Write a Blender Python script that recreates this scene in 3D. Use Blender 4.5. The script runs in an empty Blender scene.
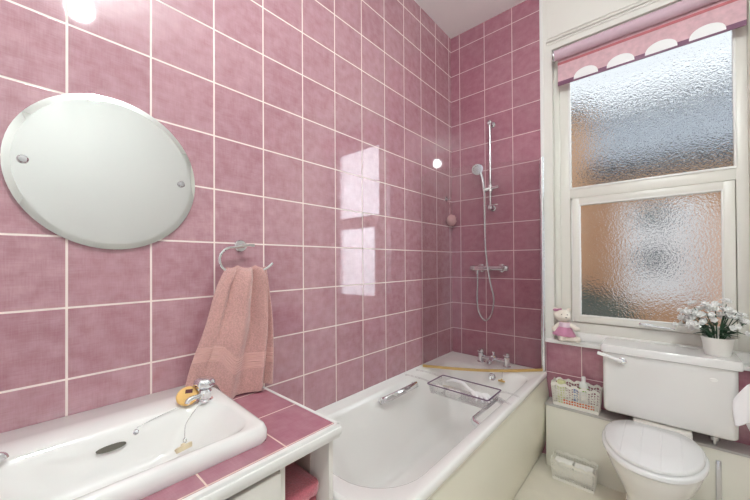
import bpy, bmesh, math, random
from mathutils import Vector, Matrix, Euler
random.seed(7)
SC = bpy.context.scene
COL = SC.collection
PI = math.pi
FL = 0.05            # floor level
S = 0.2              # wall tile size

# ------------------------------------------------------------------ materials
def new_mat(name):
    m = bpy.data.materials.new(name); m.use_nodes = True
    nt = m.node_tree; nt.nodes.clear()
    out = nt.nodes.new('ShaderNodeOutputMaterial')
    return m, nt, out
def N(nt, t, **kw):
    n = nt.nodes.new(t)
    for k, v in kw.items(): setattr(n, k, v)
    return n
def lk(nt, a, b): nt.links.new(a, b)
def math_n(nt, op, a, b=None, c=None):
    n = N(nt, 'ShaderNodeMath', operation=op)
    for i, x in enumerate((a, b, c)):
        if x is None: continue
        if isinstance(x, (int, float)): n.inputs[i].default_value = x
        else: lk(nt, x, n.inputs[i])
    return n.outputs[0]
def mix_c(nt, f, a, b, mode='MIX'):
    n = N(nt, 'ShaderNodeMix', data_type='RGBA', blend_type=mode)
    for s, x in ((n.inputs[0], f), (n.inputs[6], a), (n.inputs[7], b)):
        if isinstance(x, (int, float)): s.default_value = x
        elif isinstance(x, tuple): s.default_value = (*x, 1)
        else: lk(nt, x, s)
    return n.outputs[2]
def srgb(r, g, b):
    f = lambda c: (c/255/12.92) if c <= 10 else ((c/255+.055)/1.055)**2.4
    return (f(r), f(g), f(b))
def plain(name, col, rough=.4, metal=0, bump=0, scale=200, var=0, vscale=8, coat=0, sheen=0, spec=.5, detail=3):
    m, nt, out = new_mat(name)
    b = N(nt, 'ShaderNodeBsdfPrincipled')
    b.inputs['Base Color'].default_value = (*col, 1)
    b.inputs['Roughness'].default_value = rough
    b.inputs['Metallic'].default_value = metal
    b.inputs['Coat Weight'].default_value = coat
    b.inputs['Sheen Weight'].default_value = sheen
    b.inputs['Specular IOR Level'].default_value = spec
    tc = N(nt, 'ShaderNodeTexCoord')
    if var:
        n = N(nt, 'ShaderNodeTexNoise'); n.inputs['Scale'].default_value = vscale; n.inputs['Detail'].default_value = 5
        lk(nt, tc.outputs['Object'], n.inputs['Vector'])
        c2 = tuple(max(0, c*(1-var)) for c in col); c1 = tuple(min(1, c*(1+var)) for c in col)
        lk(nt, mix_c(nt, n.outputs['Fac'], c2, c1), b.inputs['Base Color'])
    if bump:
        n = N(nt, 'ShaderNodeTexNoise'); n.inputs['Scale'].default_value = scale; n.inputs['Detail'].default_value = detail
        lk(nt, tc.outputs['Object'], n.inputs['Vector'])
        bp = N(nt, 'ShaderNodeBump'); bp.inputs['Strength'].default_value = bump; bp.inputs['Distance'].default_value = .002
        lk(nt, n.outputs['Fac'], bp.inputs['Height']); lk(nt, bp.outputs['Normal'], b.inputs['Normal'])
    lk(nt, b.outputs[0], out.inputs[0])
    return m
def tile_mat(name, ua, uo, va, vo, size=S, grout=.0045, c_lo=(.37,.155,.20), c_hi=(.56,.33,.37), gcol=(.86,.74,.70), rough=.035):
    """square glazed tiles with a woven linen print and pale grout; ua / va are the world axes"""
    m, nt, out = new_mat(name)
    g = N(nt, 'ShaderNodeNewGeometry'); sep = N(nt, 'ShaderNodeSeparateXYZ'); lk(nt, g.outputs['Position'], sep.inputs[0])
    us = math_n(nt, 'DIVIDE', math_n(nt, 'SUBTRACT', sep.outputs[ua], uo), size)
    vs = math_n(nt, 'DIVIDE', math_n(nt, 'SUBTRACT', sep.outputs[va], vo), size)
    def edge(x):
        f = math_n(nt, 'FRACT', x)
        return math_n(nt, 'MINIMUM', f, math_n(nt, 'SUBTRACT', 1.0, f))
    d = math_n(nt, 'MINIMUM', edge(us), edge(vs))
    mr = N(nt, 'ShaderNodeMapRange'); mr.interpolation_type = 'SMOOTHSTEP'
    lk(nt, d, mr.inputs[0]); h = grout/size/2
    mr.inputs[1].default_value = h*.75; mr.inputs[2].default_value = h*1.35
    face = mr.outputs[0]                                   # 1 on the tile, 0 in the grout
    cid = N(nt, 'ShaderNodeCombineXYZ')
    lk(nt, math_n(nt, 'FLOOR', us), cid.inputs[0]); lk(nt, math_n(nt, 'FLOOR', vs), cid.inputs[1])
    wn = N(nt, 'ShaderNodeTexWhiteNoise', noise_dimensions='3D'); lk(nt, cid.outputs[0], wn.inputs[0])
    def weave(sx, sy, seed):
        cv = N(nt, 'ShaderNodeCombineXYZ')
        lk(nt, math_n(nt, 'MULTIPLY', us, sx), cv.inputs[0]); lk(nt, math_n(nt, 'MULTIPLY', vs, sy), cv.inputs[1])
        lk(nt, math_n(nt, 'ADD', math_n(nt, 'MULTIPLY', wn.outputs[0], 30.0), seed), cv.inputs[2])
        n = N(nt, 'ShaderNodeTexNoise'); n.inputs['Scale'].default_value = 1; n.inputs['Detail'].default_value = 3
        lk(nt, cv.outputs[0], n.inputs['Vector']); return n.outputs['Fac']
    f1 = weave(5, 70, 0); f2 = weave(70, 5, 9); f3 = weave(5, 5, 17)
    f = math_n(nt, 'ADD', math_n(nt, 'MULTIPLY', math_n(nt, 'ADD', f1, f2), .32), math_n(nt, 'ADD', math_n(nt, 'MULTIPLY', f3, .8), .15))
    f = math_n(nt, 'ADD', f, math_n(nt, 'MULTIPLY', math_n(nt, 'SUBTRACT', wn.outputs[0], .5), .14))
    r = N(nt, 'ShaderNodeMapRange'); lk(nt, f, r.inputs[0]); r.inputs[1].default_value = .55; r.inputs[2].default_value = 1.2
    tcol = mix_c(nt, r.outputs[0], c_lo, c_hi)
    col = mix_c(nt, face, gcol, tcol)
    b = N(nt, 'ShaderNodeBsdfPrincipled'); lk(nt, col, b.inputs['Base Color'])
    rr = N(nt, 'ShaderNodeMapRange'); lk(nt, face, rr.inputs[0]); rr.inputs[3].default_value = .7; rr.inputs[4].default_value = rough
    lk(nt, rr.outputs[0], b.inputs['Roughness']); b.inputs['IOR'].default_value = 1.9
    # every tile sits a hair out of true
    hgt = math_n(nt, 'MULTIPLY', face, 1.0)
    soft = weave(1.2, 1.2, 40)
    hgt = math_n(nt, 'ADD', hgt, math_n(nt, 'MULTIPLY', soft, .35))
    bp = N(nt, 'ShaderNodeBump'); bp.inputs['Strength'].default_value = .35; bp.inputs['Distance'].default_value = .0012
    lk(nt, hgt, bp.inputs['Height']); lk(nt, bp.outputs['Normal'], b.inputs['Normal'])
    lk(nt, b.outputs[0], out.inputs[0])
    return m
def frosted_mat(name):
    m, nt, out = new_mat(name)
    tc = N(nt, 'ShaderNodeTexCoord')
    n1 = N(nt, 'ShaderNodeTexNoise'); n1.inputs['Scale'].default_value = 72; n1.inputs['Detail'].default_value = 4; n1.inputs['Distortion'].default_value = 1.2
    v1 = N(nt, 'ShaderNodeTexVoronoi', feature='SMOOTH_F1'); v1.inputs['Scale'].default_value = 130
    lk(nt, tc.outputs['Object'], n1.inputs['Vector']); lk(nt, tc.outputs['Object'], v1.inputs['Vector'])
    h = math_n(nt, 'ADD', n1.outputs['Fac'], math_n(nt, 'MULTIPLY', v1.outputs['Distance'], .8))
    bp = N(nt, 'ShaderNodeBump'); bp.inputs['Strength'].default_value = .7; bp.inputs['Distance'].default_value = .004
    lk(nt, h, bp.inputs['Height'])
    r = N(nt, 'ShaderNodeBsdfRefraction'); r.inputs['IOR'].default_value = 1.22; r.inputs['Roughness'].default_value = .11
    r.inputs['Color'].default_value = (.97, .98, .97, 1)
    lk(nt, bp.outputs['Normal'], r.inputs['Normal'])
    gl = N(nt, 'ShaderNodeBsdfGlossy'); gl.inputs['Roughness'].default_value = .2
    lk(nt, bp.outputs['Normal'], gl.inputs['Normal'])
    mx = N(nt, 'ShaderNodeMixShader'); mx.inputs[0].default_value = .04
    lk(nt, r.outputs[0], mx.inputs[1]); lk(nt, gl.outputs[0], mx.inputs[2])
    lk(nt, mx.outputs[0], out.inputs[0])
    return m
def clear_mat(name, tint=(.95,.96,.96), refl=.06, rough=.02):
    m, nt, out = new_mat(name)
    t = N(nt, 'ShaderNodeBsdfTransparent'); t.inputs[0].default_value = (*tint, 1)
    gl = N(nt, 'ShaderNodeBsdfGlossy'); gl.inputs['Roughness'].default_value = rough
    fr = N(nt, 'ShaderNodeFresnel'); fr.inputs[0].default_value = 1.45
    mx = N(nt, 'ShaderNodeMixShader'); lk(nt, math_n(nt, 'MULTIPLY', fr.outputs[0], refl/.04*.6), mx.inputs[0])
    lk(nt, t.outputs[0], mx.inputs[1]); lk(nt, gl.outputs[0], mx.inputs[2]); lk(nt, mx.outputs[0], out.inputs[0])
    return m
def emit_mat(name, col, strength):
    m, nt, out = new_mat(name)
    e = N(nt, 'ShaderNodeEmission'); e.inputs[0].default_value = (*col, 1); e.inputs[1].default_value = strength
    lk(nt, e.outputs[0], out.inputs[0]); return m
def towel_mat(name, col, band=False, scale=190):
    m, nt, out = new_mat(name)
    b = N(nt, 'ShaderNodeBsdfPrincipled'); b.inputs['Roughness'].default_value = .95
    b.inputs['Sheen Weight'].default_value = .5; b.inputs['Sheen Roughness'].default_value = .6
    tc = N(nt, 'ShaderNodeTexCoord')
    n = N(nt, 'ShaderNodeTexNoise'); n.inputs['Scale'].default_value = scale; n.inputs['Detail'].default_value = 2
    lk(nt, tc.outputs['Object'], n.inputs['Vector'])
    k = N(nt, 'ShaderNodeTexNoise'); k.inputs['Scale'].default_value = 14; lk(nt, tc.outputs['Object'], k.inputs['Vector'])
    c = mix_c(nt, n.outputs['Fac'], tuple(x*.60 for x in col), tuple(min(1, x*1.32) for x in col))
    c = mix_c(nt, k.outputs['Fac'], c, mix_c(nt, 1.0, c, (.86,.82,.82), 'MULTIPLY'))
    h = n.outputs['Fac']
    if band:
        uv = N(nt, 'ShaderNodeUVMap'); sp = N(nt, 'ShaderNodeSeparateXYZ'); lk(nt, uv.outputs[0], sp.inputs[0])
        v = sp.outputs[1]
        inb = math_n(nt, 'MULTIPLY', math_n(nt, 'GREATER_THAN', v, .70), math_n(nt, 'LESS_THAN', v, .82))
        w = math_n(nt, 'MULTIPLY', math_n(nt, 'SINE', math_n(nt, 'MULTIPLY', v, 330.0)), .5)
        flat = math_n(nt, 'ADD', math_n(nt, 'MULTIPLY', w, .6), .1)
        mxh = N(nt, 'ShaderNodeMix', data_type='FLOAT'); lk(nt, inb, mxh.inputs[0]); lk(nt, h, mxh.inputs[2]); lk(nt, flat, mxh.inputs[3])
        h = mxh.outputs[0]
        c = mix_c(nt, inb, c, tuple(min(1, x*1.05) for x in col))
    lk(nt, c, b.inputs['Base Color'])
    bp = N(nt, 'ShaderNodeBump'); bp.inputs['Strength'].default_value = .9; bp.inputs['Distance'].default_value = .003
    lk(nt, h, bp.inputs['Height']); lk(nt, bp.outputs['Normal'], b.inputs['Normal'])
    lk(nt, b.outputs[0], out.inputs[0]); return m
def brick_mat(name, c1, c2, mortar):
    m, nt, out = new_mat(name)
    tc = N(nt, 'ShaderNodeTexCoord'); mp = N(nt, 'ShaderNodeMapping'); mp.inputs['Rotation'].default_value = (PI/2, 0, 0)
    lk(nt, tc.outputs['Object'], mp.inputs[0])
    br = N(nt, 'ShaderNodeTexBrick'); br.inputs['Scale'].default_value = 4.4
    br.inputs['Color1'].default_value = (*c1, 1); br.inputs['Color2'].default_value = (*c2, 1); br.inputs['Mortar'].default_value = (*mortar, 1)
    lk(nt, mp.outputs[0], br.inputs[0])
    b = N(nt, 'ShaderNodeBsdfPrincipled'); b.inputs['Roughness'].default_value = .9
    lk(nt, br.outputs[0], b.inputs['Base Color']); lk(nt, b.outputs[0], out.inputs[0]); return m
def slate_mat(name):
    m, nt, out = new_mat(name)
    tc = N(nt, 'ShaderNodeTexCoord'); br = N(nt, 'ShaderNodeTexBrick'); br.inputs['Scale'].default_value = 3
    br.inputs['Color1'].default_value = (.31,.35,.41,1); br.inputs['Color2'].default_value = (.42,.46,.53,1); br.inputs['Mortar'].default_value = (.12,.13,.15,1)
    lk(nt, tc.outputs['Object'], br.inputs[0])
    b = N(nt, 'ShaderNodeBsdfPrincipled'); b.inputs['Roughness'].default_value = .45
    lk(nt, br.outputs[0], b.inputs['Base Color']); lk(nt, b.outputs[0], out.inputs[0]); return m

ZR = 2.997
M = {}
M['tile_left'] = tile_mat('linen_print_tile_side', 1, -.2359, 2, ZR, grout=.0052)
M['tile_back_shaded'] = tile_mat('linen_print_tile_end_shaded', 0, .0746, 2, ZR, grout=.0040, gcol=(.78,.58,.57), c_lo=(.30,.10,.145), c_hi=(.46,.205,.26))  # same tile as the side wall, end wall's dimmer light put into the colour
M['tile_top'] = tile_mat('linen_print_tile_counter', 1, -1.853, 0, .295, grout=.004, gcol=(.80,.60,.52), c_lo=(.34,.12,.17), c_hi=(.50,.235,.29))
M['paint'] = plain('white_wall_paint', (.80,.79,.775), .6, var=.01)
M['greywall'] = plain('pale_grey_wall_paint', (.61,.61,.595), .6)
M['ceil'] = plain('white_ceiling_paint', (.92,.905,.90), .7)
M['gloss'] = plain('cream_gloss_paint', (.80,.78,.73), .35, var=.012, vscale=20)
M['upvc'] = plain('cream_frame_plastic', (.77,.75,.69), .3)
M['upvcw'] = plain('white_bead_plastic', (.84,.83,.80), .3)
M['ceramic'] = plain('white_ceramic', (.85,.84,.82), .07, coat=.5)
M['cistern'] = plain('white_cistern_ceramic', (.79,.78,.765), .09, coat=.4)
M['acrylic'] = plain('white_bath_acrylic', (.88,.87,.845), .12, coat=.3)
M['panel'] = plain('ivory_bath_panel', (.83,.80,.67), .3, var=.02, vscale=4)
M['seat'] = plain('white_seat_plastic', (.86,.86,.86), .2)
def plank_mat(name, col, pitch, ox):
    m = plain(name, col, .2); nt = m.node_tree; b = next(n for n in nt.nodes if n.type == 'BSDF_PRINCIPLED')
    g = N(nt, 'ShaderNodeNewGeometry'); sp = N(nt, 'ShaderNodeSeparateXYZ'); lk(nt, g.outputs['Position'], sp.inputs[0])
    fr = math_n(nt, 'FRACT', math_n(nt, 'DIVIDE', math_n(nt, 'SUBTRACT', sp.outputs[0], ox), pitch))
    mr = N(nt, 'ShaderNodeMapRange'); mr.interpolation_type = 'SMOOTHSTEP'; lk(nt, math_n(nt, 'MINIMUM', fr, math_n(nt, 'SUBTRACT', 1.0, fr)), mr.inputs[0]); mr.inputs[2].default_value = .07
    bp = N(nt, 'ShaderNodeBump'); bp.inputs['Strength'].default_value = .5; bp.inputs['Distance'].default_value = .002
    lk(nt, mr.outputs[0], bp.inputs['Height']); lk(nt, bp.outputs['Normal'], b.inputs['Normal']); return m
M['lid'] = plank_mat('white_moulded_lid', (.86,.86,.86), .068, 1.173)
M['boxing'] = plain('cream_boxing_board', (.77,.74,.66), .45, var=.03, vscale=6)
M['ledge'] = plain('grey_ledge_board', (.52,.49,.47), .4, var=.04)
M['chrome'] = plain('chrome', (.80,.81,.83), .07, 1)
M['brushed'] = plain('brushed_chrome', (.62,.62,.64), .22, 1)
M['dark'] = plain('dark_rubber', (.03,.028,.028), .6)
M['slot'] = plain('dark_overflow_mouth', (.10,.09,.07), .7)
M['cab'] = plain('cream_cabinet_board', (.78,.75,.70), .4, var=.015)
M['cabin'] = plain('taupe_cabinet_lining', (.50,.41,.37), .6, var=.08, vscale=5)
M['edge'] = plain('white_edge_strip', (.84,.83,.81), .35)
M['towel'] = towel_mat('salmon_terry', srgb(206,158,152), True)
M['pink'] = towel_mat('rose_pink_terry', srgb(205,105,120))
M['lace'] = plain('cream_plastic_lace', (.86,.83,.76), .45)
M['paper'] = plain('white_toilet_paper', (.86,.84,.80), .9, bump=.3, scale=300)
M['bottle'] = plain('white_bottle_plastic', (.82,.84,.80), .3)
M['green'] = plain('green_label', (.25,.45,.06), .4)
M['orange'] = plain('red_orange_sponge', (.75,.22,.10), .9, bump=.4, scale=150)
M['blue'] = plain('blue_plastic', (.20,.30,.55), .35)
M['lime'] = plain('pale_lime_plastic', (.68,.70,.38), .4)
M['mirror'] = plain('silvered_glass', (.88,.90,.885), .015, 1)
M['glass'] = clear_mat('clear_screen_glass', (.955,.94,.94), .03)
M['acry'] = clear_mat('clear_acrylic', (.99,.99,.992), .03)
M['acrye'] = plain('purple_tinted_acrylic_edge', (.20,.13,.20), .15)
M['seal'] = plain('yellowed_seal_strip', (.55,.36,.12), .4, var=.15, vscale=25)
M['frost'] = frosted_mat('textured_obscure_glass')
M['blind'] = plain('rose_blind_fabric', srgb(214,177,184), .85, var=.22, vscale=45, bump=.2, scale=400)
M['blindr'] = plain('mauve_blind_roll', srgb(208,180,192), .8, var=.06, vscale=20, bump=.2, scale=400)
M['plum'] = plain('plum_hem_bar', srgb(128,88,112), .5)
M['lip'] = plain('rose_pink_binding', srgb(190,110,115), .7)
M['moon'] = plain('white_cutouts_and_scrubber', (.90,.90,.90), .7)
M['soap'] = plain('amber_soap', (.80,.50,.16), .35, var=.12, vscale=40)
M['label'] = plain('dark_maroon_label', (.10,.015,.02), .5)
M['plug'] = plain('ivory_rubber_plug', (.72,.62,.42), .5)
M['plush'] = plain('cream_plush', (.86,.80,.70), .95, bump=.8, scale=350, sheen=.4)
M['plushpink'] = plain('mauve_pink_knit', srgb(205,140,170), .9, bump=.7, scale=300, sheen=.3)
M['plushw'] = plain('pale_pink_bodice', srgb(225,200,212), .9, bump=.6, scale=300)
M['leaf'] = plain('dark_green_leaf', (.035,.085,.045), .5, var=.3, vscale=40)
M['petal'] = plain('white_silk_petal', (.88,.88,.86), .8)
M['pot'] = plain('matt_white_pot', (.82,.80,.76), .5)
M['puff'] = plain('dusty_pink_mesh', srgb(205,160,160), .9, bump=1, scale=160)
M['cord'] = plain('pink_cord', srgb(190,130,140), .9)
M['lily'] = plain('white_fabric_petal', (.88,.86,.87), .55)
M['floor'] = plain('pale_stone_vinyl', (.78,.73,.63), .4, var=.12, vscale=9)
M['lampw'] = plain('white_lamp_body', (.85,.85,.85), .4)
M['lampe'] = emit_mat('lamp_diffuser_glow', (.905,1.0,.99), 165)
M['brick'] = brick_mat('orange_brick', (.54,.27,.12), (.60,.33,.16), (.50,.36,.25))
M['slate'] = slate_mat('blue_grey_slate')
M['gutter'] = plain('black_gutter', (.02,.02,.022), .4)
M['white_ext'] = plain('white_outside_paint', (.88,.88,.88), .5)
M['pane'] = plain('dark_house_pane', (.10,.12,.13), .15)
M['hedge'] = plain('dull_green_hedge', (.075,.09,.07), .9, var=.4, vscale=12)
M['ground'] = plain('pale_paving', (.45,.40,.33), .9, var=.1)
M['render'] = plain('peach_wall_render', (.80,.56,.42), .9, var=.08)

# ------------------------------------------------------------------ mesh helpers
def bm_(): return bmesh.new()
def box(bm, x0, x1, y0, y1, z0, z1, bev=0, seg=2, rot=None):
    r = bmesh.ops.create_cube(bm, size=1)
    vs = r['verts']
    c = Vector(((x0+x1)/2, (y0+y1)/2, (z0+z1)/2)); d = (x1-x0, y1-y0, z1-z0)
    for v in vs: v.co = Vector((v.co.x*d[0], v.co.y*d[1], v.co.z*d[2]))
    if bev:
        es = list({e for v in vs for e in v.link_edges})
        rr = bmesh.ops.bevel(bm, geom=es, offset=bev, segments=seg, affect='EDGES', profile=.5)
        vs = list({v for f in rr['faces'] for v in f.verts} | {v for v in vs if v.is_valid})
    for v in vs:
        if rot is not None: v.co = rot @ v.co
        v.co += c
    return vs
def frame_of(d):
    d = d.normalized(); a = Vector((0,0,1)) if abs(d.z) < .9 else Vector((1,0,0))
    x = a.cross(d).normalized(); return x, d.cross(x).normalized()
def loft(bm, rings, cap0=True, cap1=True, closed=True):
    prev = None; first = None
    for ring in rings:
        cur = [bm.verts.new(p) for p in ring]
        if prev:
            n = len(cur)
            for i in range(n if closed else n-1):
                j = (i+1) % n
                bm.faces.new((prev[i], prev[j], cur[j], cur[i]))
        else: first = cur
        prev = cur
    if cap0: bm.faces.new(list(reversed(first)))
    if cap1: bm.faces.new(prev)
    return prev
def tube(bm, pts, r, n=12, cap=True, closed=False):
    pts = [Vector(p) for p in pts]; rs = r if isinstance(r, (list, tuple)) else [r]*len(pts)
    x = None; rings = []
    for i, p in enumerate(pts):
        if closed: d = pts[(i+1) % len(pts)]-pts[i-1]
        else: d = pts[min(i+1, len(pts)-1)]-pts[max(i-1, 0)]
        d.normalize()
        if x is None: x, y = frame_of(d)
        else:
            x = (x - d*x.dot(d)).normalized(); y = d.cross(x)
        rings.append([p + (x*math.cos(2*PI*k/n) + y*math.sin(2*PI*k/n))*rs[i] for k in range(n)])
    if closed: rings.append(rings[0]); loft(bm, rings, False, False); bmesh.ops.remove_doubles(bm, verts=bm.verts, dist=1e-6)
    else: loft(bm, rings, cap, cap)
def cyl(bm, p0, p1, r0, r1=None, n=28): tube(bm, [p0, p1], [r0, r0 if r1 is None else r1], n)
def lathe(bm, prof, o, d=(0,0,1), n=32):
    """profile of (radius, height) turned round the axis d through o"""
    o = Vector(o); d = Vector(d).normalized(); x, y = frame_of(d)
    rings = [[o + d*h + (x*math.cos(2*PI*k/n)+y*math.sin(2*PI*k/n))*max(r, 1e-5) for k in range(n)] for r, h in prof]
    loft(bm, rings)
def ball(bm, c, r, rot=None, u=20, v=14):
    rr = bmesh.ops.create_uvsphere(bm, u_segments=u, v_segments=v, radius=1)
    r = (r, r, r) if isinstance(r, (int, float)) else r
    for w in rr['verts']:
        p = Vector((w.co.x*r[0], w.co.y*r[1], w.co.z*r[2]))
        if rot is not None: p = rot @ p
        w.co = p + Vector(c)
def arc(c, r, a0, a1, n, f):
    return [Vector(c) + f(r*math.cos(a0+(a1-a0)*i/n), r*math.sin(a0+(a1-a0)*i/n)) for i in range(n+1)]
def bez(pts, n=10):
    """smooth curve through points (Catmull-Rom)"""
    P = [Vector(p) for p in pts]; P = [2*P[0]-P[1]] + P + [2*P[-1]-P[-2]]; out = []
    for i in range(1, len(P)-2):
        for k in range(n):
            t = k/n
            out.append(.5*((2*P[i]) + (P[i+1]-P[i-1])*t + (2*P[i-1]-5*P[i]+4*P[i+1]-P[i+2])*t*t + (3*P[i]-P[i-1]-3*P[i+1]+P[i+2])*t**3))
    out.append(P[-2]); return out
def O(name, bm, mat, parent=None, smooth=True, ang=28):
    bmesh.ops.recalc_face_normals(bm, faces=bm.faces)
    me = bpy.data.meshes.new(name); bm.to_mesh(me); bm.free()
    me.materials.append(M[mat] if isinstance(mat, str) else mat)
    if smooth:
        for p in me.polygons: p.use_smooth = True
        me.set_sharp_from_angle(angle=math.radians(ang))
    o = bpy.data.objects.new(name, me); COL.objects.link(o)
    if parent is not None:
        o.parent = parent
        o.matrix_parent_inverse = wm(parent).inverted()
    return o
def wm(q):
    m = Matrix.Translation(q.location)
    return m if q.parent is None else wm(q.parent) @ q.matrix_parent_inverse @ m
def tag(o, label, cat, group=None, kind=None):
    o['label'] = label; o['category'] = cat
    if group: o['group'] = group
    if kind: o['kind'] = kind
    return o
def thing(name, label, cat, loc, group=None):
    o = bpy.data.objects.new(name, None); o.empty_display_size = .05; COL.objects.link(o); o.location = loc
    return tag(o, label, cat, group)
def struct(name, bm, mat, **k):
    o = O(name, bm, mat, **k)
    if o.parent is None: o['kind'] = 'structure'
    return o
def sbox(name, mat, *a, **k):
    bm = bm_(); box(bm, *a, **k); return struct(name, bm, mat)
def lbl(o, t): o['label'] = t; return o

# ------------------------------------------------------------------ the room
XR, YF, ZC = 2.60, -3.00, 3.108
sbox('floor', 'floor', -.15, XR+.15, YF-.15, .25, FL-.1, FL)
sbox('ceiling', 'ceil', -.15, XR+.15, YF-.15, .25, ZC, ZC+.1)
sbox('wall_left', 'tile_left', -.15, 0, YF, 0, FL, ZC)
sbox('wall_right', 'greywall', XR, XR+.15, YF, 0, FL, ZC)
DX0, DX1, DZ1 = .95, 1.85, 2.10
bm = bm_()                                                   # unseen doorway, added open to the sky as soft fill light
box(bm, -.15, DX0, YF-.15, YF, FL, ZC); box(bm, DX1, XR+.15, YF-.15, YF, FL, ZC); box(bm, DX0, DX1, YF-.15, YF, DZ1, ZC)
struct('wall_front', bm, 'paint', smooth=False)
bm = bm_(); box(bm, DX0-.06, DX0+.01, YF-.16, YF+.015, FL, DZ1+.06, .004); box(bm, DX1-.01, DX1+.06, YF-.16, YF+.015, FL, DZ1+.06, .004); box(bm, DX0+.01, DX1-.01, YF-.16, YF+.015, DZ1-.01, DZ1+.06, .004)
struct('added_doorway_1', bm, 'gloss')
WX0, WX1, WZ0, WZ1 = .725, 1.575, .795, 2.70
bm = bm_()                                                   # end wall: one slab with the window opening
box(bm, -.15, .66, 0, .25, FL, ZC)
box(bm, .66, XR+.15, 0, .25, FL, WZ0)
struct('wall_back', bm, 'tile_back_shaded', smooth=False)
bm = bm_()
box(bm, .66, WX0, -.0005, .25, WZ0, ZC); box(bm, WX1, XR+.15, 0, .25, WZ0, ZC); box(bm, WX0, WX1, 0, .25, WZ1, ZC)
struct('wall_window', bm, 'gloss', smooth=False)
sbox('trim_1', 'edge', .655, .675, -.006, .0, FL+.4, ZC, bev=.002)   # tile edge bead
bm = bm_()
for z, h, d in ((2.735, .010, .006), (2.752, .012, .012), (2.774, .008, .007)): box(bm, .692, XR, -d, 0, z, z+h, bev=.003)
box(bm, .692, .700, -.004, 0, 2.75, ZC)
struct('trim_2', bm, 'gloss')
# sill board and stepped sub-sill
sbox('trim_3', 'edge', .675, XR, -.03, .062, WZ0, .816, bev=.004)
# window
wi = bpy.data.objects.new('window_1', None); COL.objects.link(wi); wi.location = (1.15, .09, .815); wi['kind'] = 'structure'
def ring_frame(bm, x0, x1, z0, z1, y0, y1, wl, wr, wb, wt, bev=.004):
    box(bm, x0, x0+wl, y0, y1, z0, z1, bev); box(bm, x1-wr, x1, y0, y1, z0, z1, bev)
    box(bm, x0+wl-.003, x1-wr+.003, y0, y1-.0005, z0, z0+wb, bev); box(bm, x0+wl-.003, x1-wr+.003, y0, y1-.0005, z1-wt, z1, bev)
bm = bm_(); ring_frame(bm, WX0, WX1, .816, WZ1, .062, .13, .085, .044, .112, .10, .004)
box(bm, WX0+.08, WX1-.04, .0625, .129, 1.722, 1.785, .004)
box(bm, WX0, .757, .05, .07, .816, WZ1, .003)
O('frame', bm, 'upvc', wi)
bm = bm_(); box(bm, WX0+.03, WX1, .03, .0615, .8165, .868, .006); O('sub_sill', bm, 'edge', wi)
bm = bm_(); ring_frame(bm, .805, 1.536, 1.780, 2.61, .056, .075, .012, .011, .012, .012, .002); O('glazing_bead', bm, 'upvcw', wi)
sash = bm_(); ring_frame(sash, .822, 1.527, .935, 1.719, .046, .11, .040, .043, .040, .044, .005); sash = O('sash', sash, 'upvc', wi)
bm = bm_(); ring_frame(bm, .860, 1.486, .973, 1.680, .043, .062, .008, .008, .008, .008, .002); O('sash_bead', bm, 'upvcw', sash)
bm = bm_(); box(bm, .81, 1.53, .084, .090, 1.785, 2.62); O('upper_pane', bm, 'frost', wi, smooth=False)
bm = bm_(); box(bm, .86, 1.486, .078, .084, .972, 1.68); O('lower_pane', bm, 'frost', wi, smooth=False)
hd = bm_(); box(hd, 1.150, 1.215, .034, .046, .948, .966, .004); cyl(hd, (1.18,.036,.957), (1.18,.020,.957), .007)
tube(hd, bez([(1.165,.02,.958), (1.20,.016,.957), (1.25,.017,.954), (1.30,.022,.952)]), .0055)
O('handle', hd, 'chrome', sash)

# ------------------------------------------------------------------ roller blind
bl = thing('roller_blind', 'rose pink roller blind with white panels for half-moon cut-outs at the window top', 'blind', (1.15, -.03, 2.63))
bm = bm_(); cyl(bm, (.752,-.032,2.632), (1.588,-.032,2.632), .031, n=36); O('roll', bm, 'blindr', bl)
bm = bm_(); lathe(bm, [(.0,0),(.034,0),(.036,.004),(.034,.010),(0,.010)], (.742,-.032,2.632), (1,0,0)); box(bm, .738,.745,-.05,-.0015,2.60,2.668,.004); O('bracket', bm, 'brushed', bl)
bm = bm_()
box(bm, .762, 1.565, -.0085, -.006, 2.47, 2.632)
O('fabric', bm, 'blind', bl)
bm = bm_(); box(bm, .762, 1.565, -.011, -.0085, 2.576, 2.590); O('binding', bm, 'lip', bl)
bm = bm_(); box(bm, .762, 1.565, -.0125, -.005, 2.443, 2.470, .002); O('hem_bar', bm, 'plum', bl)
for cx, w in ((.913, .063), (1.082, .064), (1.257, .066), (1.432, .066)):  # white panels stand in for the bright half-moon cut-outs above the hem
    bm = bm_(); n = 24
    pr = [(cx+w*math.cos(PI*k/n), 2.453+.056*math.sin(PI*k/n)**.85) for k in range(n+1)]
    loft(bm, [[(x, -.0135, z) for x, z in pr], [(x, -.0125, z) for x, z in pr]]); O('cutout_panel', bm, 'moon', bl)

# ------------------------------------------------------------------ basin, worktop, cabinet
wt = thing('worktop', 'pink tiled worktop with white edging around the basin', 'worktop', (.25, -2.2, .80))
bm = bm_(); box(bm, .001, .500, -2.75, -2.462, .795, .830); box(bm, .428, .500, -2.462, -1.870, .795, .830)
box(bm, .001, .500, -1.870, -1.686, .795, .830); O('tiled_top', bm, 'tile_top', wt, smooth=False)
bm = bm_(); box(bm, .500, .514, -2.75, -1.674, .790, .832, .003); box(bm, .001, .514, -1.686, -1.674, .790, .832, .003)
box(bm, .502, .519, -2.75, -1.672, .800, .822, .004); O('edging', bm, 'edge', wt)
cb = thing('vanity_cabinet', 'cream cabinet with an open shelf bay under the pink worktop', 'cabinet', (.25, -2.2, FL))
for y, z in ((-1.700, FL), (-1.868, FL+.08), (-2.74, FL)):
    bm = bm_(); box(bm, .02, .490, y, y+.016, z, .789, .001); O('side_panel', bm, 'cab', cb)
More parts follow.
